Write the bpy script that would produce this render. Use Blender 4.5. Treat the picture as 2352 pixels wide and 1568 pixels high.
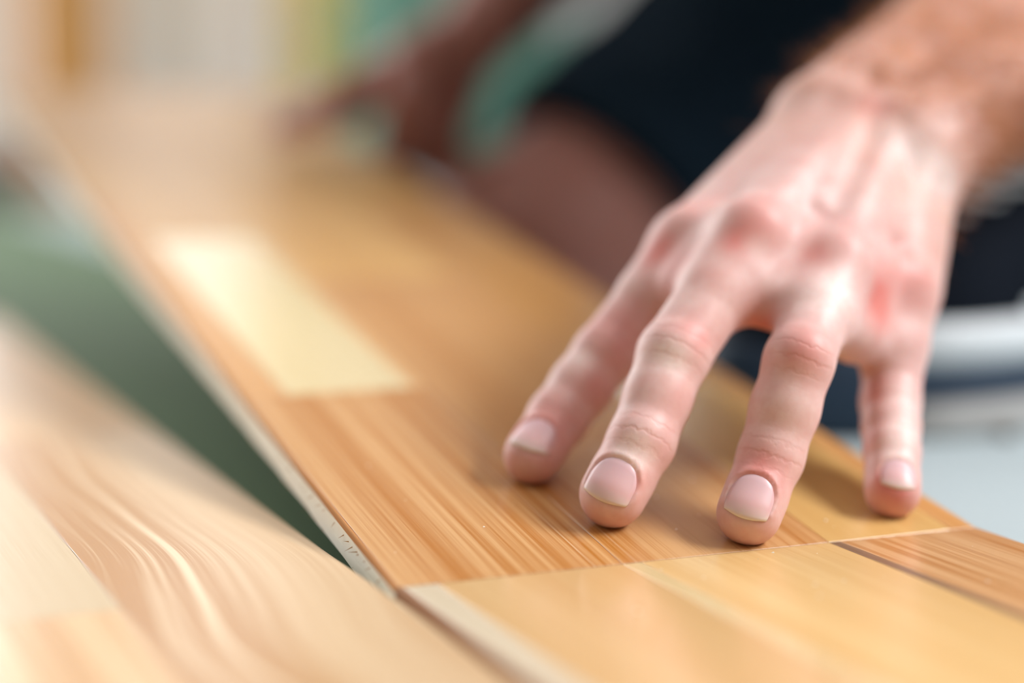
import bpy, bmesh, math, random
import numpy as np
from mathutils import Vector, Matrix, Euler

random.seed(4)
rng = np.random.default_rng(4)
SC = bpy.context.scene
COL = SC.collection
for o in list(bpy.data.objects):
    bpy.data.objects.remove(o)

# ------------------------------------------------------------------ camera
F_PX = 4208.0
CAM = np.array([-148.45, -434.74, 120.63])          # millimetres
YAW, PITCH = 0.39478, 0.12385
FWD = np.array([math.sin(YAW) * math.cos(PITCH), math.cos(YAW) * math.cos(PITCH), -math.sin(PITCH)])
RGT = np.array([math.cos(YAW), -math.sin(YAW), 0.0])
UPV = np.cross(RGT, FWD)


def at(px, py, d):
    """point (mm) seen at pixel px,py of the 2352x1568 frame at depth d (mm)"""
    return CAM + (FWD + RGT * (px - 1176) / F_PX - UPV * (py - 784) / F_PX) * d


def on_y(px, py, Y):
    r_ = FWD + RGT * (px - 1176) / F_PX - UPV * (py - 784) / F_PX
    return (CAM + r_ * (Y - CAM[1]) / r_[1]) / 1000


cd = bpy.data.cameras.new('camera')
cam = bpy.data.objects.new('camera', cd)
COL.objects.link(cam)
SC.camera = cam
cd.sensor_width = 36.0
cd.lens = F_PX / 2352 * 36.0
cd.clip_start = 0.02
cd.clip_end = 60
cam.location = CAM / 1000
M3 = Matrix((RGT, UPV, -FWD)).transposed()
cam.rotation_euler = M3.to_euler()
cd.dof.use_dof = True
cd.dof.focus_distance = 0.508
cd.dof.aperture_fstop = 2.05
cd.dof.aperture_blades = 9

# ------------------------------------------------------------------ world, lights, exposure
wd = bpy.data.worlds.new('world')
SC.world = wd
wd.use_nodes = True
bg = wd.node_tree.nodes['Background']
bg.inputs[0].default_value = (0.93, 0.97, 1.0, 1)
bg.inputs[1].default_value = 0.5


def area(name, loc, target, sx, sy, power, col):
    l = bpy.data.lights.new(name, 'AREA')
    l.shape = 'RECTANGLE'
    l.size, l.size_y = sx, sy
    l.energy = power
    l.color = col
    o = bpy.data.objects.new(name, l)
    COL.objects.link(o)
    o.location = loc
    o.rotation_euler = (Vector(target) - Vector(loc)).to_track_quat('-Z', 'Y').to_euler()
    return o


area('window_light_right', (1.94, -0.85, 1.62), (0.0, -0.65, 0.5), 1.5, 1.2, 122, (0.985, 0.985, 1.0))
area('window_light_back', (-1.36, 3.13, 1.1), (-1.36, 0.0, 1.1), 3.2, 2.1, 76, (0.95, 0.975, 1.0))  # out of view; widened leftwards to light the raised plank's edge
W3A, W3B = on_y(1290, 0, 3130)[0], on_y(1740, 0, 3130)[0]
W3C = (W3A + W3B) / 2
W4A, W4B = on_y(262, 0, 3130)[0], on_y(640, 0, 3130)[0]
W4C = (W4A + W4B) / 2
area('window_light_curtain', (W4C, 3.13, 0.94), (W4C, 0.0, 0.94), W4B - W4A, 1.9, 2.1, (1.0, 0.95, 0.93))
area('window_light_back_right', (W3C, 3.13, 0.945), (W3C, 0.0, 0.945), W3B - W3A, 1.51, 6.0, (0.78, 0.93, 1.0))

vs = SC.view_settings
vs.view_transform = 'Standard'
vs.look = 'None'
vs.exposure = 0.44
vs.gamma = 1.0
vs.use_curve_mapping = False

# ------------------------------------------------------------------ helpers


def lin(r, g, b):
    def f(c):
        c /= 255
        return c / 12.92 if c <= 0.04045 else ((c + 0.055) / 1.055) ** 2.4
    return (f(r), f(g), f(b), 1.0)


def link(o, parent=None):
    COL.objects.link(o)
    if parent is not None:
        o.parent = parent
    return o


def tag(o, label=None, cat=None, group=None, kind=None):
    if label:
        o['label'] = label
    if cat:
        o['category'] = cat
    if group:
        o['group'] = group
    if kind:
        o['kind'] = kind
    return o


def mesh_obj(name, verts, faces, mat, parent=None, smooth=False):
    me = bpy.data.meshes.new(name)
    me.from_pydata([tuple(v) for v in verts], [], [tuple(f) for f in faces])
    me.update()
    if smooth:
        me.polygons.foreach_set('use_smooth', [True] * len(me.polygons))
    if mat:
        me.materials.append(mat)
    return link(bpy.data.objects.new(name, me), parent)


def bm_obj(name, bm, mat, parent=None, smooth=False):
    me = bpy.data.meshes.new(name)
    bm.to_mesh(me)
    bm.free()
    if smooth:
        me.polygons.foreach_set('use_smooth', [True] * len(me.polygons))
    if mat:
        me.materials.append(mat)
    return link(bpy.data.objects.new(name, me), parent)


def box_bm(x0, x1, y0, y1, z0, z1, bevel=0.0, seg=1, bm=None):
    own = bm is None
    bm = bm or bmesh.new()
    vs_ = [bm.verts.new(p) for p in ((x0, y0, z0), (x1, y0, z0), (x1, y1, z0), (x0, y1, z0),
                                     (x0, y0, z1), (x1, y0, z1), (x1, y1, z1), (x0, y1, z1))]
    fs = [bm.faces.new([vs_[i] for i in q]) for q in ((3, 2, 1, 0), (4, 5, 6, 7), (0, 1, 5, 4), (1, 2, 6, 5), (2, 3, 7, 6), (3, 0, 4, 7))]
    if bevel > 0:
        es = set(e for f in fs for e in f.edges)
        bmesh.ops.bevel(bm, geom=list(es), offset=bevel, segments=seg, affect='EDGES', profile=0.5)
    return bm


class NT:
    """small node-tree builder"""

    def __init__(self, name):
        self.m = bpy.data.materials.new(name)
        self.m.use_nodes = True
        self.t = self.m.node_tree
        self.b = self.t.nodes['Principled BSDF']

    def n(self, typ, **kw):
        nd = self.t.nodes.new('ShaderNode' + typ)
        for k, v in kw.items():
            if isinstance(k, str) and hasattr(nd, k):
                setattr(nd, k, v)
        return nd

    def l(self, a, b):
        self.t.links.new(a, b)

    def val(self, sock, v):
        if hasattr(v, 'is_linked') or hasattr(v, 'links'):
            self.l(v, sock)
        else:
            sock.default_value = v

    def math(self, op, a, b=0.0, c=None, clamp=False):
        nd = self.n('Math', operation=op)
        nd.use_clamp = clamp
        self.val(nd.inputs[0], a)
        self.val(nd.inputs[1], b)
        if c is not None:
            self.val(nd.inputs[2], c)
        return nd.outputs[0]

    def noise(self, vec, scale, detail=2.0, rough=0.5, dim='3D'):
        nd = self.n('TexNoise', noise_dimensions=dim)
        self.l(vec, nd.inputs['Vector'])
        nd.inputs['Scale'].default_value = scale
        nd.inputs['Detail'].default_value = detail
        nd.inputs['Roughness'].default_value = rough
        return nd.outputs[0]

    def mapping(self, vec, scale=(1, 1, 1), loc=None):
        nd = self.n('Mapping')
        self.l(vec, nd.inputs[0])
        nd.inputs['Scale'].default_value = scale
        if loc is not None:
            self.val(nd.inputs['Location'], loc)
        return nd.outputs[0]

    def mix(self, fac, a, b, mode='MIX'):
        nd = self.n('Mix', data_type='RGBA', blend_type=mode)
        self.val(nd.inputs[0], fac)
        self.val(nd.inputs[6], a)
        self.val(nd.inputs[7], b)
        return nd.outputs[2]

    def ramp(self, fac, stops):
        nd = self.n('ValToRGB')
        cr = nd.color_ramp
        while len(cr.elements) < len(stops):
            cr.elements.new(0.5)
        for e, (p, c) in zip(cr.elements, stops):
            e.position = p
            e.color = c
        self.l(fac, nd.inputs[0])
        return nd.outputs[0]

    def bump(self, h, strength, dist):
        nd = self.n('Bump')
        nd.inputs['Strength'].default_value = strength
        nd.inputs['Distance'].default_value = dist
        self.l(h, nd.inputs['Height'])
        self.l(nd.outputs[0], self.b.inputs['Normal'])
        return nd


def plain(name, col, rough=0.6, noise_amt=0.08, noise_scale=30.0, bump=0.0, spec=0.5):
    t = NT(name)
    tc = t.n('TexCoord').outputs['Object']
    nz = t.noise(tc, noise_scale, 4.0)
    dark = tuple(c * (1 - noise_amt) for c in col[:3]) + (1,)
    lite = tuple(min(1, c * (1 + noise_amt)) for c in col[:3]) + (1,)
    t.l(t.mix(nz, dark, lite), t.b.inputs['Base Color'])
    t.b.inputs['Roughness'].default_value = rough
    t.b.inputs['Specular IOR Level'].default_value = spec
    if bump:
        t.bump(nz, 0.5, bump)
    return t.m


def wood(name, bend=0.004, bendf=(9.0, 2.0), contrast=0.5, streak=0.3, fibre=0.25, rough=0.3, coat=0.25, grad=None, lw=1.6, lf=520, lm=0.18, fixed=None):
    """lacquered veneer; the object's colour gives the tone of the strip"""
    t = NT(name)
    tc = t.n('TexCoord').outputs['Object']
    oi = t.n('ObjectInfo')
    off = t.n('CombineXYZ')
    if fixed:
        off.inputs[0].default_value, off.inputs[1].default_value = fixed
    else:
        t.l(t.math('MULTIPLY', oi.outputs['Random'], 7.3), off.inputs[0])
        t.l(t.math('MULTIPLY', oi.outputs['Random'], 3.1), off.inputs[1])
    add = t.n('VectorMath', operation='ADD')
    t.l(tc, add.inputs[0])
    t.l(off.outputs[0], add.inputs[1])
    v = add.outputs[0]
    sep = t.n('SeparateXYZ')
    t.l(v, sep.inputs[0])
    n1 = t.noise(t.mapping(v, (bendf[0], bendf[1], 1)), 1.0, 1.0, 0.4)
    uu = t.math('ADD', sep.outputs[0], t.math('MULTIPLY', t.math('SUBTRACT', n1, 0.5), bend * 2))
    cv = t.n('CombineXYZ')
    t.l(uu, cv.inputs[0])
    t.l(sep.outputs[1], cv.inputs[1])
    w = cv.outputs[0]
    broad = t.noise(t.mapping(w, (55, 0.9, 1)), 1.0, 1.0, 0.5)
    mid = t.noise(t.mapping(w, (210, 1.3, 1)), 1.0, 2.0, 0.55)
    lines = t.noise(t.mapping(w, (lf, 2.0, 1)), 1.0, 2.0, 0.6)
    fine = t.noise(t.mapping(w, (1900, 26, 1)), 1.0, 3.0, 0.6)
    pore = t.noise(t.mapping(w, (900, 60, 1)), 1.0, 2.0, 0.6)
    g = t.math('MULTIPLY', t.math('SUBTRACT', broad, 0.5), contrast * 1.3)
    g = t.math('ADD', g, t.math('MULTIPLY', t.math('SUBTRACT', mid, 0.5), contrast * 1.3))
    g = t.math('ADD', g, t.math('MULTIPLY', t.math('SUBTRACT', lines, 0.5), contrast * lw))
    g = t.math('ADD', g, t.math('MULTIPLY', t.math('SUBTRACT', fine, 0.5), fibre))
    if grad:
        sx = t.n('SeparateXYZ')
        t.l(tc, sx.inputs[0])
        ub = t.math('ADD', sx.outputs[0], t.math('MULTIPLY', t.math('SUBTRACT', n1, 0.5), bend * 1.2))
        mr = t.n('MapRange', interpolation_type='SMOOTHSTEP')
        t.l(ub, mr.inputs[0])
        mr.inputs[1].default_value, mr.inputs[2].default_value = grad[0], grad[1]
        mr.inputs[3].default_value, mr.inputs[4].default_value = 1.0, 0.0
        heart = mr.outputs[0]
        g = t.math('MULTIPLY', g, t.math('MULTIPLY_ADD', heart, 1.0, 0.25))
        g = t.math('ADD', g, t.math('MULTIPLY', heart, 0.46))
    g = t.math('ADD', g, 0.38, clamp=True)
    base = oi.outputs['Color']
    light = t.mix(lm, base, (0.98, 0.87, 0.64, 1))
    dark = t.mix(1.0, base, (0.78, 0.64, 0.46, 1), 'MULTIPLY')
    c = t.mix(g, light, dark)
    # pale early-wood streaks
    st = t.n('MapRange')
    t.l(t.math('MULTIPLY_ADD', mid, 0.45, t.math('MULTIPLY', lines, 0.55)), st.inputs[0])
    st.inputs[1].default_value, st.inputs[2].default_value = 0.60, 0.72
    c = t.mix(t.math('MULTIPLY', st.outputs[0], streak, clamp=True), c, t.mix(0.5, base, (1.0, 0.86, 0.62, 1)))
    t.l(c, t.b.inputs['Base Color'])
    rr = t.math('MULTIPLY_ADD', fine, 0.10, rough - 0.05)
    t.l(rr, t.b.inputs['Roughness'])
    t.b.inputs['Coat Weight'].default_value = coat
    t.b.inputs['Coat Roughness'].default_value = 0.14
    t.bump(t.math('ADD', t.math('MULTIPLY', fine, 0.5), t.math('MULTIPLY', pore, 0.5)), 0.3, 0.00007)
    return t.m


M_streak = wood('streaky_oak_veneer', bend=0.003, contrast=1.15, streak=1.0, fibre=0.8, rough=0.34, lw=2.4, lf=640)
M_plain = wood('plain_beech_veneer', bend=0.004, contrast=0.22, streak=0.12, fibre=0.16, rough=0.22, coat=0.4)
M_mild = wood('mild_beech_veneer', bend=0.006, contrast=0.5, streak=0.25, fibre=0.25, rough=0.36, coat=0.08)
M_swirl = wood('swirling_beech_veneer', bend=0.026, bendf=(3.5, 4.8), contrast=1.6, streak=1.0, fibre=0.35, rough=0.34, coat=0.12, grad=(-0.046, -0.020), lm=0.45, lw=2.2, fixed=(1.37, 0.61))
M_matte = wood('matte_pale_veneer', bend=0.003, contrast=0.2, streak=0.1, fibre=0.3, rough=0.45, coat=0.1)

M_edge = wood('dull_edge_veneer', contrast=0.3, streak=0.0, fibre=0.3, rough=0.85, coat=0.0)
M_edge.node_tree.nodes['Principled BSDF'].inputs['Specular IOR Level'].default_value = 0.08

# ------------------------------------------------------------------ setting
M_floor = plain('pale_screed', lin(172, 186, 190), 0.8, 0.05, 12, 0.0004)
M_wall = plain('white_wall_paint', lin(242, 234, 230), 0.85, 0.02, 5)
M_under = plain('green_underlay', lin(76, 104, 66), 0.85, 0.10, 60, 0.0006)

ZF = -0.0135
fl = bm_obj('floor', box_bm(-3.3, 2.1, -2.0, 3.3, ZF - 0.1, ZF), M_floor)
tag(fl, kind='structure')
wb = bm_obj('wall_back', box_bm(-3.3, 2.1, 3.2, 3.3, ZF, 2.6), M_wall)
tag(wb, kind='structure')
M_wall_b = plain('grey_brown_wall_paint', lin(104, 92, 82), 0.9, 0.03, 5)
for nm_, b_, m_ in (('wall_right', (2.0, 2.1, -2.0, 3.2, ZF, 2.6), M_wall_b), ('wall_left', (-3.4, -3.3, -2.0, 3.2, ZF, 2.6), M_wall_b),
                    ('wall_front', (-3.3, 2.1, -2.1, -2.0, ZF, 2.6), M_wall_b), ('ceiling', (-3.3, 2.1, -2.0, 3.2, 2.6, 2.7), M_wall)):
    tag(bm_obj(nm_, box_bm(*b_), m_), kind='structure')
M_frame = plain('white_window_frame', lin(226, 226, 224), 0.4, 0.02)
bmw = bmesh.new()
for b_ in ((-3.06, -2.98, 3.1, 3.2, 0.0, 2.2), (0.22, 0.27, 3.1, 3.2, 0.0, 2.2), (-3.06, 0.27, 3.1, 3.2, 2.15, 2.22), (-3.06, 0.27, 3.1, 3.2, ZF, 0.05)):
    box_bm(*b_, bm=bmw)
tag(bm_obj('window_1', bmw, M_frame), kind='structure')  # left part unseen, added to carry the widened back light
bmw = bmesh.new()
for b_ in ((1.9, 2.0, -1.68, -1.62, 0.95, 2.27), (1.9, 2.0, -0.08, -0.02, 0.95, 2.27), (1.9, 2.0, -1.68, -0.02, 2.22, 2.29), (1.9, 2.0, -1.68, -0.02, 0.92, 0.99)):
    box_bm(*b_, bm=bmw)
tag(bm_obj('window_2', bmw, M_frame), kind='structure')
bmw = bmesh.new()
for b_ in ((W3A - 0.05, W3A, 3.1, 3.2, 0.13, 1.75), (W3B, W3B + 0.05, 3.1, 3.2, 0.13, 1.75), (W3A, W3B, 3.1, 3.2, 1.7, 1.75), (W3A, W3B, 3.08, 3.2, 0.13, 0.18)):
    box_bm(*b_, bm=bmw)
tag(bm_obj('window_3', bmw, M_frame), kind='structure')
bmw = bmesh.new()
for b_ in ((W4A - 0.05, W4A, 3.1, 3.2, -0.01, 1.94), (W4B, W4B + 0.05, 3.1, 3.2, -0.01, 1.94), (W4A, W4B, 3.1, 3.2, 1.89, 1.94)):
    box_bm(*b_, bm=bmw)
tag(bm_obj('window_4', bmw, M_frame), kind='structure')

u = bm_obj('underlay_mat', box_bm(-0.6, 0.196, -0.5, 2.85, ZF, -0.0104, 0.0008), M_under)
tag(u, 'flat green fibre underlay mat lying on the floor beneath the planks', 'underlay')

# ------------------------------------------------------------------ planks
TH = 0.0100        # plank thickness
VEN = 0.0016       # veneer thickness
M_core = plain('white_softwood_core', lin(255, 249, 234), 0.75, 0.05, 180, 0.0003)
M_splint = plain('tan_splinter_wood', lin(190, 140, 70), 0.8, 0.2, 300)


def plank(name, label, loc, tilt, rows, x0, x1, y0, y1, tongue=None, ven=VEN):
    root = bpy.data.objects.new(name, None)
    COL.objects.link(root)
    root.empty_display_size = 0.02
    root.location = loc
    root.rotation_euler = (tilt, 0, 0)
    tag(root, label, 'plank', 'parquet planks')
    # core with a tongue on one side and a groove on the other
    g = 0.0005
    t0, t1 = -ven - 0.0008, -TH + 0.0032
    lt, rt = (-0.0036 if tongue == 'left' else g), (0.0034 if tongue == 'right' else -g)
    prof = [(x0 + g, -TH), (x0 + g, t1), (x0 + lt, t1), (x0 + lt, t0), (x0 + g, t0), (x0 + g, -ven),
            (x1 - g, -ven), (x1 - g, t0), (x1 + rt, t0), (x1 + rt, t1), (x1 - g, t1), (x1 - g, -TH)]
    # long core with many cross sections so the sawn edge can be ragged
    n = 90
    vsx, fc = [], []
    k = len(prof)
    for i in range(n + 1):
        y = y0 + g + (y1 - y0 - 2 * g) * i / n
        for j, (px, pz) in enumerate(prof):
            jx = (rng.random() - 0.5) * 0.0004 if 0 < i < n and j < 6 else 0
            vsx.append((px + jx, y, pz))
    for i in range(n):
        for j in range(k):
            a, b = i * k + j, i * k + (j + 1) % k
            fc.append((a, a + k, b + k, b))
    fc.append(tuple(range(k)))
    fc.append(tuple(n * k + j for j in reversed(range(k))))
    c = mesh_obj('core', vsx, fc, M_core, root)
    bmx = bmesh.new()
    bmx.from_mesh(c.data)
    bmesh.ops.recalc_face_normals(bmx, faces=bmx.faces)
    bmx.to_mesh(c.data)
    bmx.free()
    tag(c, 'white softwood core with sawn edges')
    for (a, b, v0, v1, col, mat) in rows:
        j = 0.00008
        A, B = a + j, b - j
        lr = 0.0009 if abs(a - x0) < 1e-6 else 0.0002
        rr_ = 0.0011 if abs(b - x1) < 1e-6 else 0.0002
        pr = [(B, -ven + 0.00002), (B, -rr_)]
        pr += [(B - rr_ * (1 - math.cos(q)), -rr_ * (1 - math.sin(q))) for q in (0.4, 0.8, 1.2)] + [(B - rr_, 0)]
        pr += [(A + lr, 0)] + [(A + lr * (1 - math.cos(q)), -lr * (1 - math.sin(q))) for q in (1.2, 0.8, 0.4)] + [(A, -lr), (A, -ven + 0.00002)]
        vv, ff = [], []
        kk = len(pr)
        for y, dz in ((v0 + j, -0.00012), (v0 + j + 0.00015, 0), (v1 - j - 0.00015, 0), (v1 - j, -0.00012)):
            vv += [(px, y, pz + (dz if pz > -ven * 0.9 else 0)) for px, pz in pr]
        for i in range(3):
            for q in range(kk):
                r2 = (q + 1) % kk
                ff.append((i * kk + q, i * kk + r2, (i + 1) * kk + r2, (i + 1) * kk + q))
        ff += [tuple(range(kk))[::-1], tuple(3 * kk + q for q in range(kk))]
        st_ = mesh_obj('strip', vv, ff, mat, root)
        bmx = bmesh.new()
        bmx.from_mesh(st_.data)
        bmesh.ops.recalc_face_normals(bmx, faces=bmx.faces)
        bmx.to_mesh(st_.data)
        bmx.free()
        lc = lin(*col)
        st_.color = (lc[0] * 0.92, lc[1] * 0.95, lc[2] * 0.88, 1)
    return root


W1, W2 = 0.065, 0.130
X1 = 0.181
TILT = 0.17354
NL = 0.785
raised = plank('parquet_plank', 'raised parquet plank tilted up from the floor under both hands', (0, 0.0002, 0.0), TILT, [
    (0, 0.0013, 0.0, NL, (200, 130, 64), M_edge),
    (0.0013, W1, 0.0, 0.157, (208, 142, 66), M_streak),
    (0.0013, 0.0155, 0.157, 0.46, (216, 154, 84), M_mild),
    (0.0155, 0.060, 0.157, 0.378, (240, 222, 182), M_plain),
    (0.0155, 0.060, 0.378, NL, (226, 176, 116), M_mild),
    (0.0013, 0.0155, 0.46, NL, (220, 168, 92), M_mild),
    (0.060, W1, 0.157, NL, (226, 172, 108), M_mild),
    (W1, W2, 0.0, 0.092, (206, 140, 62), M_streak),
    (W1, W2, 0.092, 0.30, (202, 136, 54), M_mild),
    (W1, W2, 0.30, NL, (226, 168, 84), M_mild),
    (W2, 0.172, 0.0, 0.150, (228, 178, 98), M_plain),
    (W2, 0.172, 0.150, 0.43, (204, 140, 54), M_mild),
    (W2, 0.172, 0.43, NL, (224, 168, 84), M_mild),
    (0.172, X1, 0.0, 0.33, (212, 146, 66), M_mild),
    (0.172, X1, 0.33, NL, (208, 150, 80), M_mild),
], 0, X1, 0, NL, None)

front = plank('parquet_plank', 'glossy parquet plank lying flat at the near end of the raised one', (0, -0.0002, 0), 0, [
    (0, 0.0024, -0.42, 0, (136, 74, 32), M_edge),
    (0.0024, 0.0115, -0.42, 0, (232, 216, 200), M_plain),
    (0.0115, W1, -0.42, 0, (234, 188, 130), M_plain),
    (W1, W1 + 0.0055, -0.42, 0, (244, 212, 162), M_plain),
    (W1 + 0.0055, W2, -0.30, 0, (234, 188, 122), M_mild),
    (W1 + 0.0055, W2, -0.42, -0.30, (236, 194, 138), M_plain),
    (W2, 0.1335, -0.42, 0, (128, 78, 40), M_mild),
    (0.1335, X1, -0.42, 0, (216, 150, 84), M_streak),
], 0, X1, -0.42, 0, 'left', 0.0028)

left = plank('parquet_plank', 'pale parquet plank lying flat along the left of the raised one', (-0.0034, 0, 0), 0, [
    (-W1, 0, -0.42, 0.26, (206, 160, 112), M_swirl),
    (-W1, 0, 0.26, 0.68, (214, 166, 112), M_mild),
    (-W2, -W1, -0.42, 0.007, (220, 172, 118), M_streak),
    (-W2, -W1, 0.007, 0.30, (206, 182, 150), M_matte),
    (-W2, -W1, 0.30, 0.68, (230, 196, 150), M_mild),
    (-0.195, -W2, -0.42, 0.10, (232, 196, 150), M_mild),
    (-0.195, -W2, 0.10, 0.68, (236, 204, 160), M_plain),
], -0.195, 0, -0.42, 0.68, None)
left.rotation_euler = (0, 0, math.radians(1.0))

# splinters left on the sawn edge of the raised plank
sv, sf = [], []
for i in range(46):
    y = 0.012 + rng.random() ** 1.5 * 0.16
    z = -0.0032 - rng.random() * 0.0012 if rng.random() < 0.6 else -TH + rng.random() * 0.001
    L = 0.0006 + rng.random() * 0.0016
    d = np.array([-(0.3 + rng.random()) * L, (rng.random() - 0.5) * L * 2, -(rng.random()) * L])
    p = np.array([0.0007, y, z])
    b = len(sv)
    w_ = 0.00018
    sv += [p + (0, -w_, 0), p + (0, w_, 0), p + (0, 0, w_ * 1.6), p + d]
    sf += [(b, b + 1, b + 3), (b + 1, b + 2, b + 3), (b + 2, b, b + 3), (b + 2, b + 1, b)]
tag(mesh_obj('splinters', sv, sf, M_splint, raised), 'tan splinters along the sawn edge', kind='stuff')

# ------------------------------------------------------------------ SDF modelling


class Field:
    def __init__(self, xs, ys, zs, big=40.0):
        self.ax = [np.asarray(a, np.float32) for a in (xs, ys, zs)]
        self.f = np.full([len(a) for a in self.ax], big, np.float32)
        self.big = big

    def sl(self, lo, hi):
        r = []
        for a, l, h in zip(self.ax, lo, hi):
            i0 = max(0, np.searchsorted(a, l) - 1)
            i1 = min(len(a), np.searchsorted(a, h) + 1)
            r.append(slice(i0, max(i1, i0 + 1)))
        return tuple(r)

    def pts(self, s):
        return [self.ax[0][s[0]][:, None, None], self.ax[1][s[1]][None, :, None], self.ax[2][s[2]][None, None, :]]


def smin(a, b, k):
    if k <= 0:
        return np.minimum(a, b)
    h = np.maximum(k - np.abs(a - b), 0) / k
    return np.minimum(a, b) - h * h * k * 0.25


def cone_d(P, a, b, r0, r1, n=None, fl=1.0):
    """tapered capsule, optionally flattened by fl along n"""
    a = np.asarray(a, np.float32)
    b = np.asarray(b, np.float32)
    ab = b - a
    L2 = float(ab @ ab) + 1e-9
    qx, qy, qz = P[0] - a[0], P[1] - a[1], P[2] - a[2]
    t = np.clip((qx * ab[0] + qy * ab[1] + qz * ab[2]) / L2, 0, 1)
    dx, dy, dz = qx - t * ab[0], qy - t * ab[1], qz - t * ab[2]
    d2 = dx * dx + dy * dy + dz * dz
    if n is not None:
        dn = dx * n[0] + dy * n[1] + dz * n[2]
        d2 = d2 + dn * dn * (fl * fl - 1)
    return np.sqrt(d2) - (r0 + (r1 - r0) * t)


def add_prims(fld, prims, k):
    """prims: list of (a, b, r0, r1[, n, fl]); smooth union into fld"""
    for p in prims:
        a, b, r0, r1 = p[:4]
        n, fl = (p[4], p[5]) if len(p) > 4 else (None, 1.0)
        m = max(r0, r1) + k + 6
        lo = np.minimum(a, b) - m
        hi = np.maximum(a, b) + m
        s = fld.sl(lo, hi)
        d = cone_d(fld.pts(s), a, b, r0, r1, n, fl)
        fld.f[s] = smin(fld.f[s], d, k)


def surface_net(fld):
    f = fld.f
    ins = f < 0
    nx, ny, nz = f.shape
    c = ins[:-1, :-1, :-1].astype(np.uint8)
    tot = c.copy()
    for dx in (0, 1):
        for dy in (0, 1):
            for dz in (0, 1):
                if dx + dy + dz:
                    tot += ins[dx:nx - 1 + dx, dy:ny - 1 + dy, dz:nz - 1 + dz]
    act = np.argwhere((tot > 0) & (tot < 8))
    idx = np.full((nx - 1, ny - 1, nz - 1), -1, np.int32)
    idx[tuple(act.T)] = np.arange(len(act), dtype=np.int32)
    corners = [(0, 0, 0), (1, 0, 0), (0, 1, 0), (1, 1, 0), (0, 0, 1), (1, 0, 1), (0, 1, 1), (1, 1, 1)]
    vals = np.stack([f[act[:, 0] + i, act[:, 1] + j, act[:, 2] + k] for i, j, k in corners], 1)
    pos = np.stack([np.stack([fld.ax[0][act[:, 0] + i], fld.ax[1][act[:, 1] + j], fld.ax[2][act[:, 2] + k]], 1)
                    for i, j, k in corners], 1)
    acc = np.zeros((len(act), 3))
    cnt = np.zeros(len(act))
    for a in range(8):
        for b in range(a + 1, 8):
            if bin(a ^ b).count('1') != 1:
                continue
            va, vb = vals[:, a], vals[:, b]
            m = (va < 0) != (vb < 0)
            t = (va[m] / (va[m] - vb[m]))[:, None]
            acc[m] += pos[m, a] * (1 - t) + pos[m, b] * t
            cnt[m] += 1
    V = acc / cnt[:, None]
    quads = []
    for ax in range(3):
        o1, o2 = [i for i in range(3) if i != ax]
        s0 = [slice(None)] * 3
        s1 = [slice(None)] * 3
        s0[ax] = slice(0, -1)
        s1[ax] = slice(1, None)
        A, B = ins[tuple(s0)], ins[tuple(s1)]
        e = np.argwhere(A != B)
        ok = (e[:, o1] > 0) & (e[:, o2] > 0) & (e[:, o1] < f.shape[o1] - 1) & (e[:, o2] < f.shape[o2] - 1)
        e = e[ok]
        inside = A[tuple(e.T)]
        d1 = np.zeros(3, int)
        d2 = np.zeros(3, int)
        d1[o1] = 1
        d2[o2] = 1
        q = np.stack([idx[tuple((e - d1 - d2).T)], idx[tuple((e - d2).T)], idx[tuple(e.T)], idx[tuple((e - d1).T)]], 1)
        flip = inside if ax != 1 else ~inside
        q[~flip] = q[~flip][:, ::-1]
        quads.append(q)
    return V, np.concatenate(quads)


def np_mesh(name, V, Q):
    me = bpy.data.meshes.new(name)
    me.vertices.add(len(V))
    me.vertices.foreach_set('co', np.asarray(V, np.float32).ravel())
    me.loops.add(Q.size)
    me.loops.foreach_set('vertex_index', Q.astype(np.int32).ravel())
    me.polygons.add(len(Q))
    me.polygons.foreach_set('loop_start', np.arange(0, Q.size, 4, dtype=np.int32))
    me.update(calc_edges=True)
    me.validate()
    me.polygons.foreach_set('use_smooth', np.ones(len(me.polygons), bool))
    return me


def relax(V, Q, it=1, lam=0.4):
    e = np.concatenate([Q[:, [0, 1]], Q[:, [1, 2]], Q[:, [2, 3]], Q[:, [3, 0]]])
    for _ in range(it):
        acc = np.zeros_like(V)
        cnt = np.bincount(e[:, 0], minlength=len(V)).astype(float)
        for c in range(3):
            acc[:, c] = np.bincount(e[:, 0], weights=V[e[:, 1], c], minlength=len(V))
        m = cnt > 0
        V = V.copy()
        V[m] += lam * (acc[m] / cnt[m, None] - V[m])
    return V


def steps(*segs):
    """segs: start, (end, step) ..."""
    out = [segs[0]]
    for e, s in segs[1:]:
        n = max(1, int(round((e - out[-1]) / s)))
        out += list(np.linspace(out[-1], e, n + 1)[1:])
    return np.array(out)


def unit(v):
    v = np.asarray(v, float)
    return v / np.linalg.norm(v)


# ------------------------------------------------------------------ person
NP = np.array([0, -math.sin(TILT), math.cos(TILT)])   # plank normal

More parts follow.
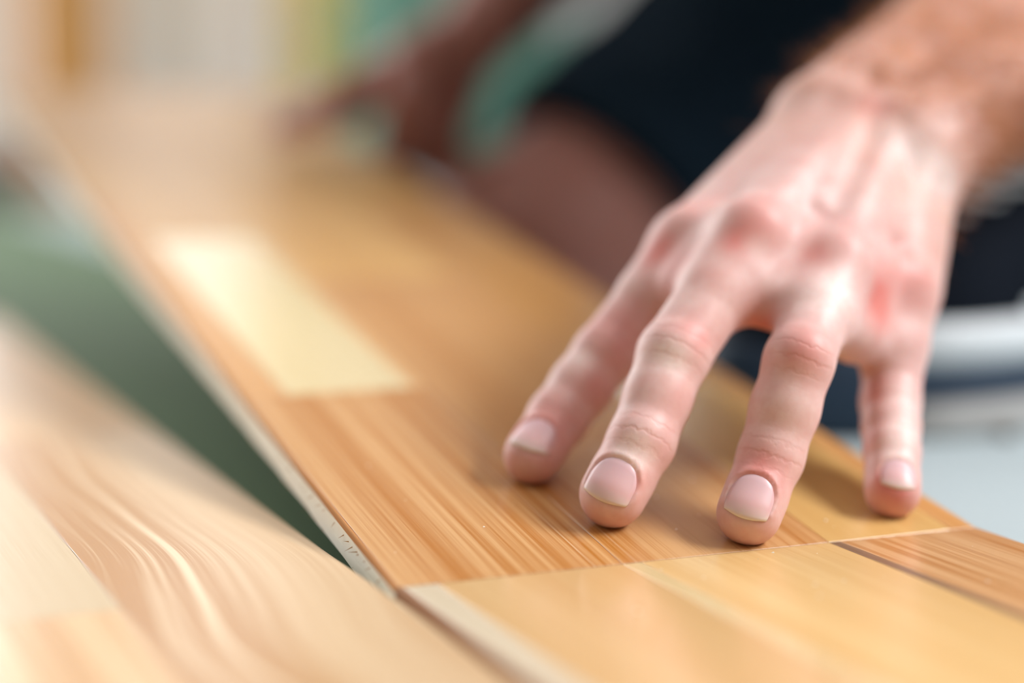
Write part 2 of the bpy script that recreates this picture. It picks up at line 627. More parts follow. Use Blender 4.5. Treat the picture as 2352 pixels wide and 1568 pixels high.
# left hand: tip, distal, middle and base joints of each finger (mm)
FING = {
    'index': dict(j=[(65.6, 62.3, 19.6), (77.5, 71.5, 27.6), (96.2, 77.2, 46.0), (127.6, 82.2, 78.5)],
                  r=(8.4, 9.1, 9.8, 10.2), mid=(9.6, 9.6), nail=24, nl=(12.0, 12.4)),
    'middle': dict(j=[(74.2, 25.0, 14.0), (85.2, 29.6, 26.9), (100.4, 39.2, 50.1), (134.6, 54.3, 82.0)],
                   r=(9.2, 9.7, 10.6, 11.4), mid=(9.8, 10.7), nail=15, nl=(12.6, 13.8)),
    'ring': dict(j=[(107.5, 5.9, 9.7), (118.3, 13.1, 23.0), (129.2, 16.6, 49.7), (157.8, 44.0, 73.0)],
                 r=(8.8, 9.3, 10.0, 10.8), mid=(9.8, 10.2), nail=9, nl=(12.8, 12.8)),
    'little': dict(j=[(161.5, 14.9, 10.2), (167.7, 25.2, 18.6), (176.5, 39.4, 31.4), (188.7, 54.0, 63.6)],
                   r=(7.9, 8.2, 9.0, 10.6), mid=(8.7, 9.9), nail=-16, nl=(9.6, 10.6)),
}
for d_ in FING.values():
    d_['j'] = [np.array(p) for p in d_['j']]
WRIST = at(1998, 316, 622)
FORE = at(2312, 112, 735)
fdir = unit(FORE - WRIST)
ELBOW = WRIST + fdir * 255
MI, MM, MR, ML = [FING[k]['j'][3] for k in ('index', 'middle', 'ring', 'little')]
WAX = unit(ML - MI)                                   # across the hand, index to little
HAX = unit(WRIST - (MI + MM + MR + ML) / 4)
DORS = unit(np.cross(HAX, WAX))                        # back of the hand
if DORS[2] < 0:
    DORS = -DORS
carp = [WRIST + WAX * w for w in (-17, -6, 6, 16)]

xs = steps(46, (215, 0.8), (300, 1.6), (420, 5), (960, 10))
ys = steps(-8, (108, 0.8), (190, 1.8), (460, 7), (640, 3.0), (720, 8))
zs = steps(-14, (0, 2), (128, 0.8), (190, 1.8), (300, 6), (960, 10))
body = Field(xs, ys, zs)

# palm, wrist and forearm
FPERP = unit(WAX - fdir * (WAX @ fdir))
FUP = unit(np.cross(fdir, FPERP))
FUP = FUP if FUP[2] > 0 else -FUP
palm = []
for m, c, r in zip((MI, MM, MR, ML), carp, (11.4, 11.8, 11.2, 10.8)):
    palm.append((m - DORS * 1.5, c - DORS * 2, r, 15.5))
    palm.append((m - DORS * 8 + HAX * 8, c - DORS * 9, 9.5, 13))
for a, b in ((MI, MM), (MM, MR), (MR, ML)):
    palm.append((a - DORS * 5 + HAX * 4, b - DORS * 5 + HAX * 4, 8.5, 8.5))
palm.append((ML - DORS * 10 + HAX * 14, carp[3] - DORS * 8, 9.5, 13))          # hypothenar
wA, wB = WRIST - FPERP * 15, WRIST + FPERP * 15
eA, eB = ELBOW - FPERP * 20, ELBOW + FPERP * 20
palm += [(wA, wA + fdir * 130, 18.5, 27), (wB, wB + fdir * 130, 18.5, 27), (wA + fdir * 130, eA, 27, 29), (wB + fdir * 130, eB, 27, 29)]
add_prims(body, palm, 9)
# thumb, folded under the palm on to the plank
THT = at(1500, 835, 585)
TH_J = [carp[0] - DORS * 12, MI + HAX * 42 - DORS * 24, THT + (MI - THT) * 0.45 + [10, 8, 4], THT]
add_prims(body, [(TH_J[0], TH_J[1], 15, 12), (TH_J[1], TH_J[2], 11.5, 10), (TH_J[2], TH_J[3], 10, 8.6)], 6)
# webs of skin between the fingers
web = []
for fa, fb, ta, tb, rr in (('index', 'middle', 0.38, 0.36, 7.5), ('middle', 'ring', 0.36, 0.42, 7.0), ('ring', 'little', 0.50, 0.46, 7.0)):
    ja, jb = FING[fa]['j'], FING[fb]['j']
    a = ja[3] + (ja[2] - ja[3]) * ta - DORS * 2
    b = jb[3] + (jb[2] - jb[3]) * tb - DORS * 2
    web.append((a, b, rr, rr))
    web.append((a * .5 + b * .5, (ja[3] + jb[3]) / 2 - DORS * 2, rr, 10))
add_prims(body, web, 8)
# extensor tendons, knuckles and veins on the back of the hand
ten = []
for m, c in zip((MI, MM, MR, ML), carp):
    ten.append((m + DORS * 7.4, c * 0.85 + m * 0.15 + DORS * 10.5, 3.2, 2.0))
add_prims(body, ten, 7)
add_prims(body, [(m + DORS * 4.2 + WAX * o, m + DORS * 4.2 + WAX * o + HAX * 3, 7.8, 6.5) for m, o in ((MI, 0), (MM, 0), (MR, 0), (ML, -1))], 6)
vein = [(MM * .5 + MR * .5 + HAX * 20 + DORS * 5.0, WRIST - HAX * 10 + DORS * 11.5 - WAX * 4, 2.2, 2.2),
        (MR * .5 + ML * .5 + HAX * 20 + DORS * 5.0, WRIST - HAX * 16 + DORS * 11.5 + WAX * 6, 2.0, 2.0)]
add_prims(body, vein, 7)
# fold of skin at the wrist, where the hand bends back
add_prims(body, [(WRIST + DORS * 11 - WAX * 8, WRIST + DORS * 8 + WAX * 20, 6, 6)], 7)

base = body.f.copy()
total = body.f
NAILS = []
ATTR = []
for nm, d in FING.items():
    t, dp, pp, mp = d['j']
    r = d['r']
    lo = np.min(d['j'], 0) - 26
    hi = np.max(d['j'], 0) + 26
    s = body.sl(lo, hi)
    P = body.pts(s)
    ax = unit(t - dp)
    toc = unit(CAM - t)
    n = unit(toc - ax * (toc @ ax))
    sd = np.cross(ax, n)
    if sd @ RGT > 0:
        sd = -sd                                       # points to the left of the view
    ang = math.radians(d['nail'])
    n, sd = unit(n * math.cos(ang) + sd * math.sin(ang)), unit(sd * math.cos(ang) - n * math.sin(ang))
    d['n'], d['sd'], d['ax'] = n, sd, ax
    m1 = dp * .5 + pp * .5
    m2 = pp * .5 + mp * .5
    q = [(t, dp, r[0], r[1], n, 1.02), (dp, m1, r[1], d['mid'][0]), (m1, pp, d['mid'][0], r[2]),
         (pp, m2, r[2], d['mid'][1]), (m2, mp, d['mid'][1], r[3])]
    f = cone_d(P, *q[0])
    for p in q[1:]:
        f = smin(f, cone_d(P, *p), 2.5)
    # pad of the fingertip
    f = smin(f, cone_d(P, t - n * 1.2 + ax * 0.6, t - n * 1.2 - ax * 5, r[0] * 0.93, r[0] * 0.95), 3)
    # bony knuckle on the back of the middle joint
    nk = unit((CAM - pp) - unit(pp - mp) * ((CAM - pp) @ unit(pp - mp)))
    nk = unit(nk + DORS * 0.5)
    f = smin(f, cone_d(P, pp + nk * (r[2] - 6.4), pp + nk * (r[2] - 6.4) + 0.01, 6.6, 6.6), 4)
    f = smin(f, cone_d(P, dp + n * (r[1] - 5.9), dp + n * (r[1] - 5.9) + 0.01, 6.2, 6.2), 4)
    d['nk'] = nk
    # bed of the nail: a shallow recess under the plate
    nl, nw = d['nl']
    X = (P[0] - t[0], P[1] - t[1], P[2] - t[2])
    ua = X[0] * ax[0] + X[1] * ax[1] + X[2] * ax[2]
    us = X[0] * sd[0] + X[1] * sd[1] + X[2] * sd[2]
    un = X[0] * n[0] + X[1] * n[1] + X[2] * n[2]
    u0 = r[0] * 0.62                                  # free edge ahead of the tip centre
    uc = u0 - nl / 2
    e = (np.abs((ua - uc) / (nl / 2 + 0.15)) ** 2.6 + np.abs(us / (nw / 2 + 0.05)) ** 2.6)
    rec = np.clip((1.15 - e) / 0.3, 0, 1) * (un > 0)
    f = f + 0.7 * rec
    # raised fold round the nail
    rim = np.exp(-((e - 1.42) / 0.28) ** 2) * (un > 0) * np.clip((u0 - 1.5 - ua) / 2, 0, 1)
    f = f - 0.45 * rim
    d['nailp'] = (t, ax, sd, n, u0, nl, nw, r[0])
    # pad pressed flat on the plank
    f = np.maximum(f, (0.08 - (P[0] * NP[0] + P[1] * NP[1] + P[2] * NP[2])).astype(np.float32))
    tot = smin(base[s], f, 7.5)
    total[s] = smin(total[s], tot, 1.0) if nm != 'index' else np.minimum(total[s], tot)

# right arm and hand, gripping the far part of the plank
RW = at(1085, 80, 1075)
hj = dict(th=[at(1010, 110, 1050), at(880, 190, 1035), at(760, 243, 1020), at(655, 285, 1012)])
prim2 = [(hj['th'][0], hj['th'][1], 18, 15), (hj['th'][1], hj['th'][2], 14, 12), (hj['th'][2], hj['th'][3], 12, 9.5)]
K2 = [at(945, 135, 1030), at(985, 160, 1050), at(1020, 190, 1070), at(1050, 225, 1090)]
PI2 = [at(925, 235, 1012), at(960, 265, 1030), at(995, 295, 1050), at(1025, 320, 1070)]
TI2 = [at(895, 335, 1020), at(925, 350, 1035), at(960, 370, 1052), at(990, 385, 1072)]
for i in range(4):
    prim2 += [(RW, K2[i], 17, 12.5), (K2[i], PI2[i], 11.5, 10), (PI2[i], TI2[i], 10, 8.5)]
RE = at(1300, -140, 1180)
prim2 += [(RW, RE, 24, 36)]
add_prims(body, prim2, 6)

# rest of the body
LS, RS = np.array([400.0, 235.0, 565.0]), np.array([410.0, 570.0, 570.0])
KR = at(1205, 575, 1060)
HR = at(2340, -290, 1250)
HL = HR + [20, -170, -5]
HIP = (HR + HL) / 2 + [20, 0, 0]
CHEST = np.array([430.0, 400.0, 570.0])
KL = np.array([420.0, 215.0, 490.0])
AR, AL = np.array([660.0, 600.0, 34.0]), np.array([448.0, 240.0, 62.0])
bodyp = [(ELBOW, LS, 38, 50), (RE, RS, 38, 50), (HIP, CHEST, 125, 135), (LS, RS, 60, 60),
         (CHEST, CHEST + [-90, 0, 130], 60, 55), (CHEST + [-110, 0, 190], CHEST + [-135, 0, 270], 70, 85),
         (CHEST + [-222, 0, 215], CHEST + [-230, 0, 195], 10, 13),
         (HR, KR, 88, 56), (KR, AR, 50, 36),
         (HL, KL, 88, 60), (KL, AL, 55, 34),
         (AL + [0, 0, -10], np.array([303.0, 238.0, 26.0]), 32, 22), (AR, AR + [90, 0, -14], 30, 26)]
add_prims(body, bodyp, 22)

V, Q = surface_net(body)
V = relax(V, Q, 2, 0.5)

# skin colour: pigment, flush and painted-in thigh shade stored per vertex
Z = np.zeros(len(V))
flush, pale, wax_, wrk = Z.copy(), Z.copy(), Z.copy(), Z.copy()


def spot(p, r):
    return np.exp(-((V - p) ** 2).sum(1) / (r * r))


for nm, d in FING.items():
    t, dp, pp, mp = d['j']
    for p, nrm, w, am in ((dp, d['n'], 5.5, 1.0), (pp, d['nk'], 8.0, 1.0)):
        nx = unit(pp - dp)
        a_ = (V - p) @ nx
        g = np.exp(-(a_ / w) ** 2) * np.clip(((V - p) @ nrm) / 5, 0, 1) * (np.linalg.norm(V - p, axis=1) < 18)
        sel = g > wrk
        wax_[sel] = a_[sel]
        wrk = np.maximum(wrk, g * am)
    flush += 0.45 * spot(t + d['n'] * 5 - d['ax'] * 9, 9) + 0.25 * spot(pp + d['nk'] * 8, 9) + 0.30 * spot(mp + DORS * 10, 11)
    flush += 0.45 * spot(t - d['n'] * 7 + d['ax'] * 3, 8)
VR = V - CAM
VD = VR @ FWD
VPX = 1176 + F_PX * (VR @ RGT) / VD
VPY = 784 - F_PX * (VR @ UPV) / VD


def hit(px, py):
    """surface point nearest the camera on the line of sight"""
    m = np.where((np.abs(VPX - px) < 9) & (np.abs(VPY - py) < 9))[0]
    if len(m) == 0:
        return at(px, py, 560)
    return V[m[np.argmin(VD[m])]]


for px, py, am, r_ in ((1500, 566, 0.9, 6.5), (1540, 610, 0.5, 10), (1682, 548, 0.65, 5.5), (1745, 520, 0.45, 9), (1864, 572, 0.5, 5),
                       (2025, 668, 0.7, 7), (2030, 720, 0.7, 7), (2085, 640, 0.45, 11), (1735, 755, 0.9, 9), (1640, 640, 0.35, 8), (1400, 720, 0.35, 9),
                       (1610, 760, 0.5, 5), (1250, 985, 0.6, 7), (1185, 985, 0.5, 4), (1450, 1075, 0.6, 5), (1420, 1085, 0.4, 5), (1740, 1065, 0.45, 6),
                       (1850, 800, 0.4, 7), (2050, 1082, 0.95, 6.5), (2000, 900, 0.6, 6), (1990, 1000, 0.6, 6), (2070, 1150, 0.4, 5),
                       (1380, 890, 0.35, 7), (1560, 900, 0.2, 8), (2010, 240, 0.5, 7)):
    flush += am * spot(hit(px, py), r_)
for px, py, am, r_ in ((1435, 1030, 0.8, 5), (1475, 1045, 0.9, 4.5), (1450, 1000, 0.6, 5), (1520, 800, 0.8, 5.5), (1555, 825, 0.8, 5), (1330, 815, 0.7, 5),
                       (2050, 1030, 0.95, 7), (2075, 980, 0.8, 7), (2075, 905, 0.7, 7), (1925, 650, 0.9, 8), (1900, 690, 0.5, 7), (1740, 560, 0.5, 5),
                       (2150, 385, 0.9, 7), (2110, 335, 0.8, 7), (2180, 425, 0.9, 7), (2050, 295, 0.5, 8), (1680, 680, 0.4, 10), (1810, 950, 0.3, 8)):
    pale += am * spot(hit(px, py), r_)
FT = np.clip(((V - WRIST) @ fdir + 62) / 95, 0, 1) * (np.linalg.norm(V - (WRIST + fdir * 100), axis=1) < 230)
leg = (V[:, 2] < 420) & (V[:, 1] > 300) & (V[:, 0] > 150)  # region where shade on the thigh and far arm is painted into the skin
LEG_SHADE = np.where(leg, 1.0, 0.0)
flush, pale = np.clip(flush, 0, 1), np.clip(pale, 0, 1)

me = np_mesh('body', V / 1000, Q)
for an, arr in (('flush', flush), ('pale', pale), ('axial', wax_), ('wrinkle', wrk), ('tan', FT), ('leg_shade', LEG_SHADE)):
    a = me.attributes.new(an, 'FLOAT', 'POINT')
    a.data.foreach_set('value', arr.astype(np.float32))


def skin():
    t = NT('skin')

    def att(n):
        nd = t.n('Attribute')
        nd.attribute_name = n
        return nd.outputs['Fac']
    tc = t.n('TexCoord').outputs['Object']
    blot = t.noise(tc, 110, 3.0, 0.55)
    blot2 = t.noise(tc, 420, 3.0, 0.6)
    c = t.mix(t.ramp(blot, [(0.35, (0, 0, 0, 1)), (0.65, (1, 1, 1, 1))]), lin(225, 192, 186), lin(219, 176, 170))
    blot3 = t.noise(tc, 75, 3.0, 0.6)
    tf = t.math('MULTIPLY', att('tan'), t.math('MULTIPLY_ADD', t.ramp(blot3, [(0.36, (0, 0, 0, 1)), (0.64, (1, 1, 1, 1))]), 0.55, 0.45))
    c = t.mix(tf, c, lin(206, 146, 112))
    c = t.mix(t.math('MULTIPLY', att('leg_shade'), 0.9), c, lin(158, 98, 80))  # darker brown stands in for the shade on the thigh
    c = t.mix(t.math('MULTIPLY', att('flush'), 0.9, clamp=True), c, lin(216, 116, 106))
    c = t.mix(t.math('MULTIPLY', att('pale'), 0.75), c, lin(246, 228, 222))
    c = t.mix(t.math('MULTIPLY', t.math('SUBTRACT', blot2, 0.42, clamp=True), 0.9), c, lin(210, 156, 146))
    wr_ = att('wrinkle')
    wn = t.noise(tc, 330, 2.0, 0.5)
    ph = t.math('ADD', t.math('MULTIPLY', att('axial'), 1.5), t.math('MULTIPLY', wn, 5.5))
    sn = t.math('POWER', t.math('MULTIPLY_ADD', t.math('SINE', ph), 0.5, 0.5), 5.0)
    line = t.math('MULTIPLY', sn, wr_)
    c = t.mix(t.math('MULTIPLY', line, 0.16), c, lin(196, 118, 104))
    t.l(c, t.b.inputs['Base Color'])
    t.b.inputs['Roughness'].default_value = 0.48
    t.b.inputs['Specular IOR Level'].default_value = 0.4
    t.b.inputs['Subsurface Weight'].default_value = 0.35
    t.b.inputs['Subsurface Radius'].default_value = (1.0, 0.35, 0.2)
    t.b.inputs['Subsurface Scale'].default_value = 0.004
    pores = t.noise(tc, 1600, 2.0, 0.6)
    h = t.math('SUBTRACT', t.math('MULTIPLY', pores, 0.25), line)
    t.bump(h, 0.4, 0.00022)
    return t.m


M_skin = skin()
me.materials.append(M_skin)
person = bpy.data.objects.new('person', None)
COL.objects.link(person)
person.location = (0.6, 0.4, ZF)
tag(person, 'person in black t-shirt and shorts kneeling and pressing the raised plank with both hands', 'person')
PINV = Matrix.Translation(-Vector(person.location))


def pchild(name, me_, mat, parent=None):
    o = bpy.data.objects.new(name, me_)
    if mat and not me_.materials:
        me_.materials.append(mat)
    link(o, parent or person)
    if parent is None:
        o.matrix_parent_inverse = PINV
    return o


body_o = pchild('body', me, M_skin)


def nail_mat():
    t = NT('fingernail')
    a = t.n('Attribute')
    a.attribute_name = 'along'
    c = t.ramp(a.outputs['Fac'], [(0.0, lin(218, 184, 190)), (0.25, lin(222, 182, 187)), (0.72, lin(228, 182, 182)), (0.90, lin(230, 198, 194)), (1.0, lin(234, 216, 204))])
    t.l(c, t.b.inputs['Base Color'])
    t.b.inputs['Roughness'].default_value = 0.38
    t.b.inputs['Subsurface Weight'].default_value = 0.2
    t.b.inputs['Subsurface Scale'].default_value = 0.002
    return t.m


M_nail = nail_mat()


def nail(t, ax, sd, n, u0, nl, nw, r):
    NU, NS = 16, 14
    top, al = [], []
    rc = r * 1.06
    for i in range(NU + 1):
        a = i / NU                                       # 0 root .. 1 free edge
        hw = nw / 2 * (1 - max(0, (0.55 - a) / 0.55) ** 2.0 * 0.50) * (1 - max(0, (a - 0.86) / 0.14) ** 2 * 0.05)
        for j in range(NS + 1):
            b = j / NS * 2 - 1
            curve = (1 - b * b)
            u_ = u0 - nl + nl * a + 1.9 * (curve - 0.6) * a ** 3 - 2.2 * curve * (1 - a) ** 3
            w = b * hw
            h = math.sqrt(max(rc * rc - w * w, 0.1)) * 0.955 + 0.10 - 0.42 - max(0, (0.16 - a) / 0.16) * 0.7
            h -= (rc - math.sqrt(max(rc * rc - max(0, u_) ** 2, 4))) * 0.72
            top.append(t + ax * u_ + sd * w + n * h)
            al.append(a)
    k = len(top)
    vts = [p / 1000 for p in top] + [(p - n * 0.55) / 1000 for p in top]
    fcs = []
    W_ = NS + 1
    for i in range(NU):
        for j in range(NS):
            q = (i * W_ + j, i * W_ + j + 1, (i + 1) * W_ + j + 1, (i + 1) * W_ + j)
            fcs += [q, tuple(x + k for x in reversed(q))]
    rim_ = [j for j in range(W_)] + [i * W_ + NS for i in range(1, NU + 1)] + [NU * W_ + j for j in range(NS - 1, -1, -1)] + [i * W_ for i in range(NU - 1, 0, -1)]
    for a_, b_ in zip(rim_, rim_[1:] + rim_[:1]):
        fcs.append((a_, b_, b_ + k, a_ + k))
    m = bpy.data.meshes.new('fingernail')
    m.from_pydata([tuple(v) for v in vts], [], fcs)
    m.update()
    bmx = bmesh.new()
    bmx.from_mesh(m)
    bmesh.ops.recalc_face_normals(bmx, faces=bmx.faces)
    bmx.to_mesh(m)
    bmx.free()
    m.polygons.foreach_set('use_smooth', [True] * len(m.polygons))
    at_ = m.attributes.new('along', 'FLOAT', 'POINT')
    at_.data.foreach_set('value', np.array(al + al, np.float32))
    return m


for nm, d in FING.items():
    pchild('fingernail', nail(*d['nailp']), M_nail)

# ------------------------------------------------------------------ clothes
M_cloth = plain('black_cotton', lin(14, 34, 48), 0.9, 0.2, 90, 0.0006, 0.2)


def cloth(name, prims, k, clips, step, lo, hi, mat, wob=3.0):
    f = Field(np.arange(lo[0], hi[0], step), np.arange(lo[1], hi[1], step), np.arange(lo[2], hi[2], step), 60)
    add_prims(f, prims, k)
    P = f.pts((slice(None),) * 3)
    fold = np.sin(P[0] * 0.055 + P[1] * 0.09 + P[2] * 0.03) * wob + np.sin(P[0] * 0.11 - P[2] * 0.08 + P[1] * 0.02) * wob * 0.6
    f.f += fold.astype(np.float32)
    for (p, n) in clips:                                # keep the side n points away from
        n = unit(n)
        f.f = np.maximum(f.f, ((P[0] - p[0]) * n[0] + (P[1] - p[1]) * n[1] + (P[2] - p[2]) * n[2]).astype(np.float32))
    v, q = surface_net(f)
    v = relax(v, q, 2, 0.5)
    return pchild(name, np_mesh(name, v / 1000, q), mat)


cloth('t_shirt', [(HIP + [-20, 0, 30], CHEST, 150, 158), (LS, RS, 74, 74), (LS, LS * .45 + ELBOW * .55, 64, 54), (RS, RS * .45 + RE * .55, 64, 54)],
      20, [], 8.0, (250, 60, 90), (1000, 800, 860), M_cloth)
TD = unit(HR - KR)
hem_c = at(1370, 300, 1030)
hem_n = -unit(TD * 0.8 + UPV * 0.35 + RGT * 0.1)
sh_a = cloth('shorts', [(HR, KR, 108, 76)], 20, [(hem_c, hem_n)], 6.0, (150, 280, -12), (860, 760, 470), M_cloth, 2.5)
sh_b = cloth('shorts', [(HIP + [20, 0, 0], HIP + [-40, 0, 60], 140, 140), (HL, HL * .22 + KL * .78, 116, 100)],
      20, [], 8.0, (330, 60, -8), (1000, 760, 620), M_cloth)

bmx = bmesh.new()
bmx.from_mesh(sh_a.data)
bmx.from_mesh(sh_b.data)
bmx.to_mesh(sh_a.data)
bmx.free()
bpy.data.objects.remove(sh_b)
HD = CHEST + [-122, 0, 235]
cloth('hair', [(HD + [8, 0, 12], HD + [0, 0, 55], 82, 84)], 10, [(HD + [-20, 0, -10], (-1.0, 0, -0.45))], 7.0,
      HD - 130, HD + 170, plain('brown_hair', lin(70, 44, 28), 0.6, 0.3, 150), 2.0)

# ------------------------------------------------------------------ shoe
M_navy = plain('navy_shoe_fabric', lin(5, 14, 26), 0.9, 0.25, 120, 0.0005, 0.15)
M_navrub = plain('navy_rubber', lin(20, 48, 72), 0.55, 0.1, 60)
M_whrub = plain('white_rubber', lin(214, 222, 226), 0.5, 0.05, 40)
M_grrub = plain('light_grey_rubber', lin(176, 176, 174), 0.6, 0.08, 60)
SY, SX = 236.0, -42.0


def sole_outline(grow, n=48):
    """plan of a shoe sole pointing to -x, toe at x=264, heel at x=552 (mm)"""
    out = []
    for i in range(n):
        a = 2 * math.pi * i / n
        x = 408 + (144 + grow) * math.cos(a)
        tt = (x - 264) / 288
        w = 38 + 12 * math.exp(-((tt - 0.28) / 0.22) ** 2) - 4 * math.exp(-((tt - 0.62) / 0.16) ** 2)
        y = SY + (w + grow) * math.copysign(abs(math.sin(a)) ** 0.62, math.sin(a))
        out.append((x, y))
    return out


def slab(name, z0, z1, grow, mat, parent, x_from=0, toe=6.0, rnd=2.0):
    bm = bmesh.new()
    o = sole_outline(grow)
    rings = []
    for z, g in ((z0, -rnd), (z0 + rnd, 0), ((z0 + z1) / 2, 0.8), (z1 - rnd, 0), (z1, -rnd)):
        r_ = []
        for x, y in sole_outline(grow + g):
            x = max(x, x_from)
            lift = toe * max(0.0, (330 - x) / 66) ** 2
            r_.append(bm.verts.new(((x + SX) / 1000, y / 1000, (z + lift) / 1000)))
        rings.append(r_)
    n = len(o)
    for r0_, r1_ in zip(rings, rings[1:]):
        for i in range(n):
            bm.faces.new((r0_[i], r0_[(i + 1) % n], r1_[(i + 1) % n], r1_[i]))
    bm.faces.new(list(reversed(rings[0])))
    bm.faces.new(rings[-1])
    m = bpy.data.meshes.new(name)
    bm.to_mesh(m)
    bm.free()
    m.polygons.foreach_set('use_smooth', [True] * len(m.polygons))
    m.set_sharp_from_angle(angle=math.radians(50))
    m.materials.append(mat)
    ob = bpy.data.objects.new(name, m)
    link(ob, parent)
    return ob


fs = Field(np.arange(248, 570, 3.0), np.arange(SY - 66, SY + 66, 3.0), np.arange(-16, 130, 3.0), 40)
add_prims(fs, [((306, SY, 26), (360, SY - 2, 38), 34, 40), ((360, SY - 2, 38), (440, SY, 58), 40, 38), ((440, SY, 58), (505, SY, 66), 38, 38),
               ((512, SY, 30), (500, SY, 92), 38, 36), ((440, SY, 30), (512, SY, 30), 40, 38)], 14)
Pz = fs.pts((slice(None),) * 3)
fs.f = np.maximum(fs.f, (6 - Pz[2] - 0 * Pz[0]).astype(np.float32))
fs.f = np.maximum(fs.f, (Pz[2] - 108 + 0 * Pz[0]).astype(np.float32))
sv_, sq_ = surface_net(fs)
sv_ = relax(sv_, sq_, 2, 0.5)
sv_[:, 0] += SX
shoe = pchild('shoe', np_mesh('shoe', sv_ / 1000, sq_), M_navy)
tag(shoe, 'navy sneaker with layered white and navy sole')
slab('outsole', -13.5, 3.0, 4.0, M_grrub, shoe, 330, 0)
slab('toe_rubber', -12.9, 24, 2.5, M_navrub, shoe, 0, 4)
slab('sole_band', 3.0, 17.0, 4.6, M_navrub, shoe, 322, 0)
slab('midsole', 17.0, 35.0, 5.4, M_whrub, shoe, 326, 0, 3.0)
for i in range(5):
    x, z = 372 + i * 17, 77 + i * 5.6
    bm = box_bm((x + SX - 3.5) / 1000, (x + SX + 3.5) / 1000, (SY - 24) / 1000, (SY + 24) / 1000, z / 1000, (z + 3) / 1000, 0.0012)
    lo_ = bm_obj('lace', bm, M_whrub, shoe)
# curved side stripe
stp, sfc = [], []
for i in range(15):
    a = i / 14
    x = 395 + 95 * a
    z = 42 + 34 * a - 10 * math.sin(a * math.pi)
    yy = SY - 41.0 + 3.5 * a
    for dz, dy in ((-5, 0), (5, 2.2), (5, 7), (-5, 7)):
        stp.append(((x + SX) / 1000, (yy + dy) / 1000, (z + dz) / 1000))
for i in range(14):
    for j in range(4):
        sfc.append((i * 4 + j, i * 4 + 4 + j, i * 4 + 4 + (j + 1) % 4, i * 4 + (j + 1) % 4))
sfc += [(0, 1, 2, 3), (59, 58, 57, 56)]
mesh_obj('side_stripe', stp, sfc, M_whrub, shoe)

# ------------------------------------------------------------------ hair on the forearm
M_hair = plain('brown_arm_hair', lin(178, 118, 72), 0.6, 0.2, 200)
along = (V - WRIST) @ fdir
cand = np.where((along > -22) & (along < 190) & (np.linalg.norm(V - (WRIST + fdir * 80), axis=1) < 150))[0]
e1 = V[Q[:, 2]] - V[Q[:, 0]]
e2 = V[Q[:, 3]] - V[Q[:, 1]]
fn = np.cross(e1, e2)
VN = np.zeros_like(V)
for k in range(4):
    np.add.at(VN, Q[:, k], fn)
VN /= np.linalg.norm(VN, axis=1)[:, None] + 1e-9
ctr = WRIST + fdir * 60
if (VN[cand] * (V[cand] - (WRIST + along[cand, None] * fdir))).sum() < 0:
    VN = -VN
p_keep = np.clip((along[cand] + 12) / 60, 0.02, 1) * np.clip((VN[cand] @ FUP) + 0.75, 0, 1)
cand = cand[rng.random(len(cand)) < p_keep * 6000 / max(p_keep.sum(), 1)]
hv, hf = [], []
for i in cand:
    n_ = VN[i]
    d0 = -fdir * 0.55 + FPERP * (0.55 + 0.5 * rng.standard_normal()) + n_ * 0.35
    d0 = unit(d0 + rng.standard_normal(3) * 0.25)
    L = 8 + 10 * rng.random()
    s1 = unit(np.cross(d0, n_))
    s2 = np.cross(d0, s1)
    b = len(hv)
    for q_, rr in ((0, 0.075), (0.5, 0.06), (1.0, 0.012)):
        c_ = V[i] - n_ * 0.2 + d0 * L * q_ - n_ * (L * 0.16 * q_ * q_)
        for k in range(3):
            an_ = 2.094 * k
            hv.append((c_ + (s1 * math.cos(an_) + s2 * math.sin(an_)) * rr) / 1000)
    for q_ in range(2):
        for k in range(3):
            hf.append((b + q_ * 3 + k, b + q_ * 3 + (k + 1) % 3, b + q_ * 3 + 3 + (k + 1) % 3, b + q_ * 3 + 3 + k))
ho = mesh_obj('arm_hair', hv, hf, M_hair, person, True)
ho.matrix_parent_inverse = PINV
tag(ho, 'brown hair on the forearm', kind='stuff')

# ------------------------------------------------------------------ background


M_teal = plain('teal_paint', lin(98, 150, 132), 0.5)
M_yel = plain('yellow_paint', lin(222, 186, 40), 0.5)
M_tim = plain('orange_timber', lin(212, 152, 80), 0.5, 0.2, 9)
M_dark = plain('dark_brown_wood', lin(80, 60, 44), 0.6)
M_metal = plain('grey_metal', lin(150, 150, 150), 0.35)

a_, b_ = on_y(48, 0, 2600)[0], on_y(250, 0, 2600)[0]
tb = bpy.data.objects.new('timber_post', None)
COL.objects.link(tb)
tb.location = ((a_ + b_) / 2, 2.62, ZF)
tag(tb, 'upright orange timber post on a square foot near the white wall', 'post')
w_ = (b_ - a_) / 2
bm_obj('shaft', box_bm(-w_, w_, -0.045, 0.045, 0.03, 2.2, 0.006, 2), M_tim, tb)
bm_obj('foot', box_bm(-w_ - 0.04, w_ + 0.04, -0.1, 0.1, 0, 0.03, 0.004), M_tim, tb)

a_, b_ = on_y(668, 0, 2700)[0], on_y(764, 0, 2700)[0]
yb = bpy.data.objects.new('spirit_level', None)
COL.objects.link(yb)
yb.location = ((a_ + b_) / 2, 2.7, ZF)
tag(yb, 'long yellow spirit level standing upright beside the teal cabinet', 'level')
w_ = (b_ - a_) / 2
bm_obj('rail', box_bm(-w_, w_, -0.012, 0.012, 0, 1.8, 0.003), M_yel, yb)
for z in (0.25, 0.9, 1.55):
    bm_obj('vial', box_bm(-0.02, 0.02, -0.014, 0.014, z - 0.02, z + 0.02, 0.003), M_teal, yb)
for z in (0.0, 1.8):
    bm_obj('end_cap', box_bm(-w_ - 0.002, w_ + 0.002, -0.014, 0.014, max(0, z - 0.012), z + 0.012, 0.002), M_dark, yb)

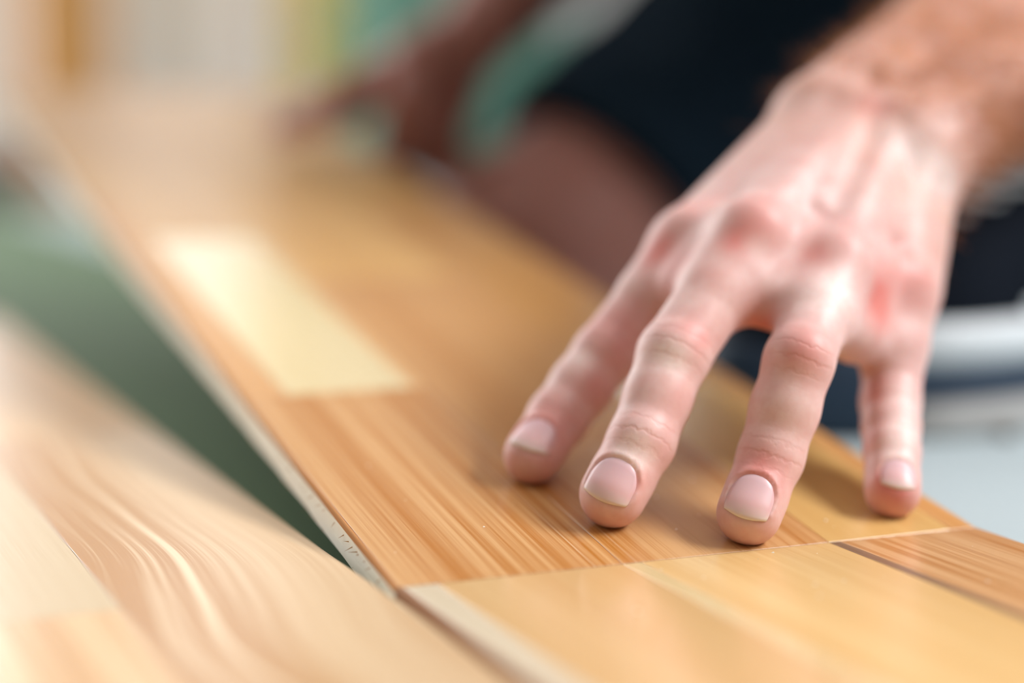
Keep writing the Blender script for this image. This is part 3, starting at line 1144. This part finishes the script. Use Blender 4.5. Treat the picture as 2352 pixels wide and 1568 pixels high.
a_, b_ = on_y(800, 0, 2850)[0], on_y(1255, 0, 2850)[0]
cb = bpy.data.objects.new('cabinet', None)
COL.objects.link(cb)
cb.location = ((a_ + b_) / 2 + 0.03, 2.8, ZF)
tag(cb, 'teal green cabinet standing at the back wall behind the reaching arm', 'cabinet')
w_ = (b_ - a_) / 2
bm_obj('carcass', box_bm(-w_, w_, 0.02, 0.34, 0.06, 1.1, 0.004), M_teal, cb)
bm_obj('plinth', box_bm(-w_ + 0.02, w_ - 0.02, 0.04, 0.32, 0, 0.06), M_dark, cb)
for k in (0, 1):
    x0, x1 = (-w_ + 0.004, -0.003) if k == 0 else (0.003, w_ - 0.004)
    dr = bm_obj('door', box_bm(x0, x1, 0.0, 0.02, 0.075, 1.09, 0.003), M_teal, cb)
    hx = -0.03 if k == 0 else 0.03
    bm_obj('handle', box_bm(hx - 0.006, hx + 0.006, -0.025, 0.001, 0.55, 0.68, 0.003), M_metal, dr)

p0 = on_y(15, 450, 2450)
ob_ = bm_obj('wood_offcut', box_bm(-0.07, 0.045, -0.05, 0.05, 0, 0.072, 0.004), M_dark)
ob_.location = (p0[0], 2.47, ZF)
tag(ob_, 'dark brown wood offcut lying on the floor beyond the underlay', 'wood block')

p0 = at(2275, 985, 770)
cr = bmesh.new()
bmesh.ops.create_icosphere(cr, subdivisions=2, radius=0.0035)
for v_ in cr.verts:
    v_.co *= 1 + 0.35 * (rng.random() - 0.5)
    v_.co.z *= 0.7
co_ = bm_obj('bark_crumb', cr, M_dark)
co_.location = (p0[0] / 1000, p0[1] / 1000 - 0.01, ZF + 0.0022)
tag(co_, 'small dark crumb on the pale floor in front of the sneaker', 'crumb')
print('body verts', len(V), 'hairs', len(cand))

# sawdust lying on the planks near the joint
dv, df = [], []
for i in range(60):
    if rng.random() < 0.5:
        x, y = 0.006 + rng.random() * 0.168, -0.004 - rng.random() * 0.07
        z = 0.0
    else:
        x, y = 0.006 + rng.random() * 0.168, 0.003 + rng.random() * 0.09
        z = 1.0
    r_ = 0.00012 + rng.random() ** 3 * 0.0004
    b = len(dv)
    a0 = rng.random() * 6.28
    for k in range(3):
        dv.append((x + r_ * math.cos(a0 + 2.1 * k) * (1.8 if k == 0 else 0.8), y + r_ * math.sin(a0 + 2.1 * k), z + 0.00006))
    dv.append((x, y, z + r_ * 0.8))
    if z > 0.5:
        for k in range(b, b + 4):
            px, py, pz = dv[k]
            pz -= 1.0
            dv[k] = (px, py * math.cos(TILT) - pz * math.sin(TILT), py * math.sin(TILT) + pz * math.cos(TILT))
    df += [(b, b + 1, b + 3), (b + 1, b + 2, b + 3), (b + 2, b, b + 3), (b + 2, b + 1, b)]
tag(mesh_obj('sawdust', dv, df, M_core), 'tiny pale flecks of sawdust scattered over the planks round the joint', 'sawdust', kind='stuff')
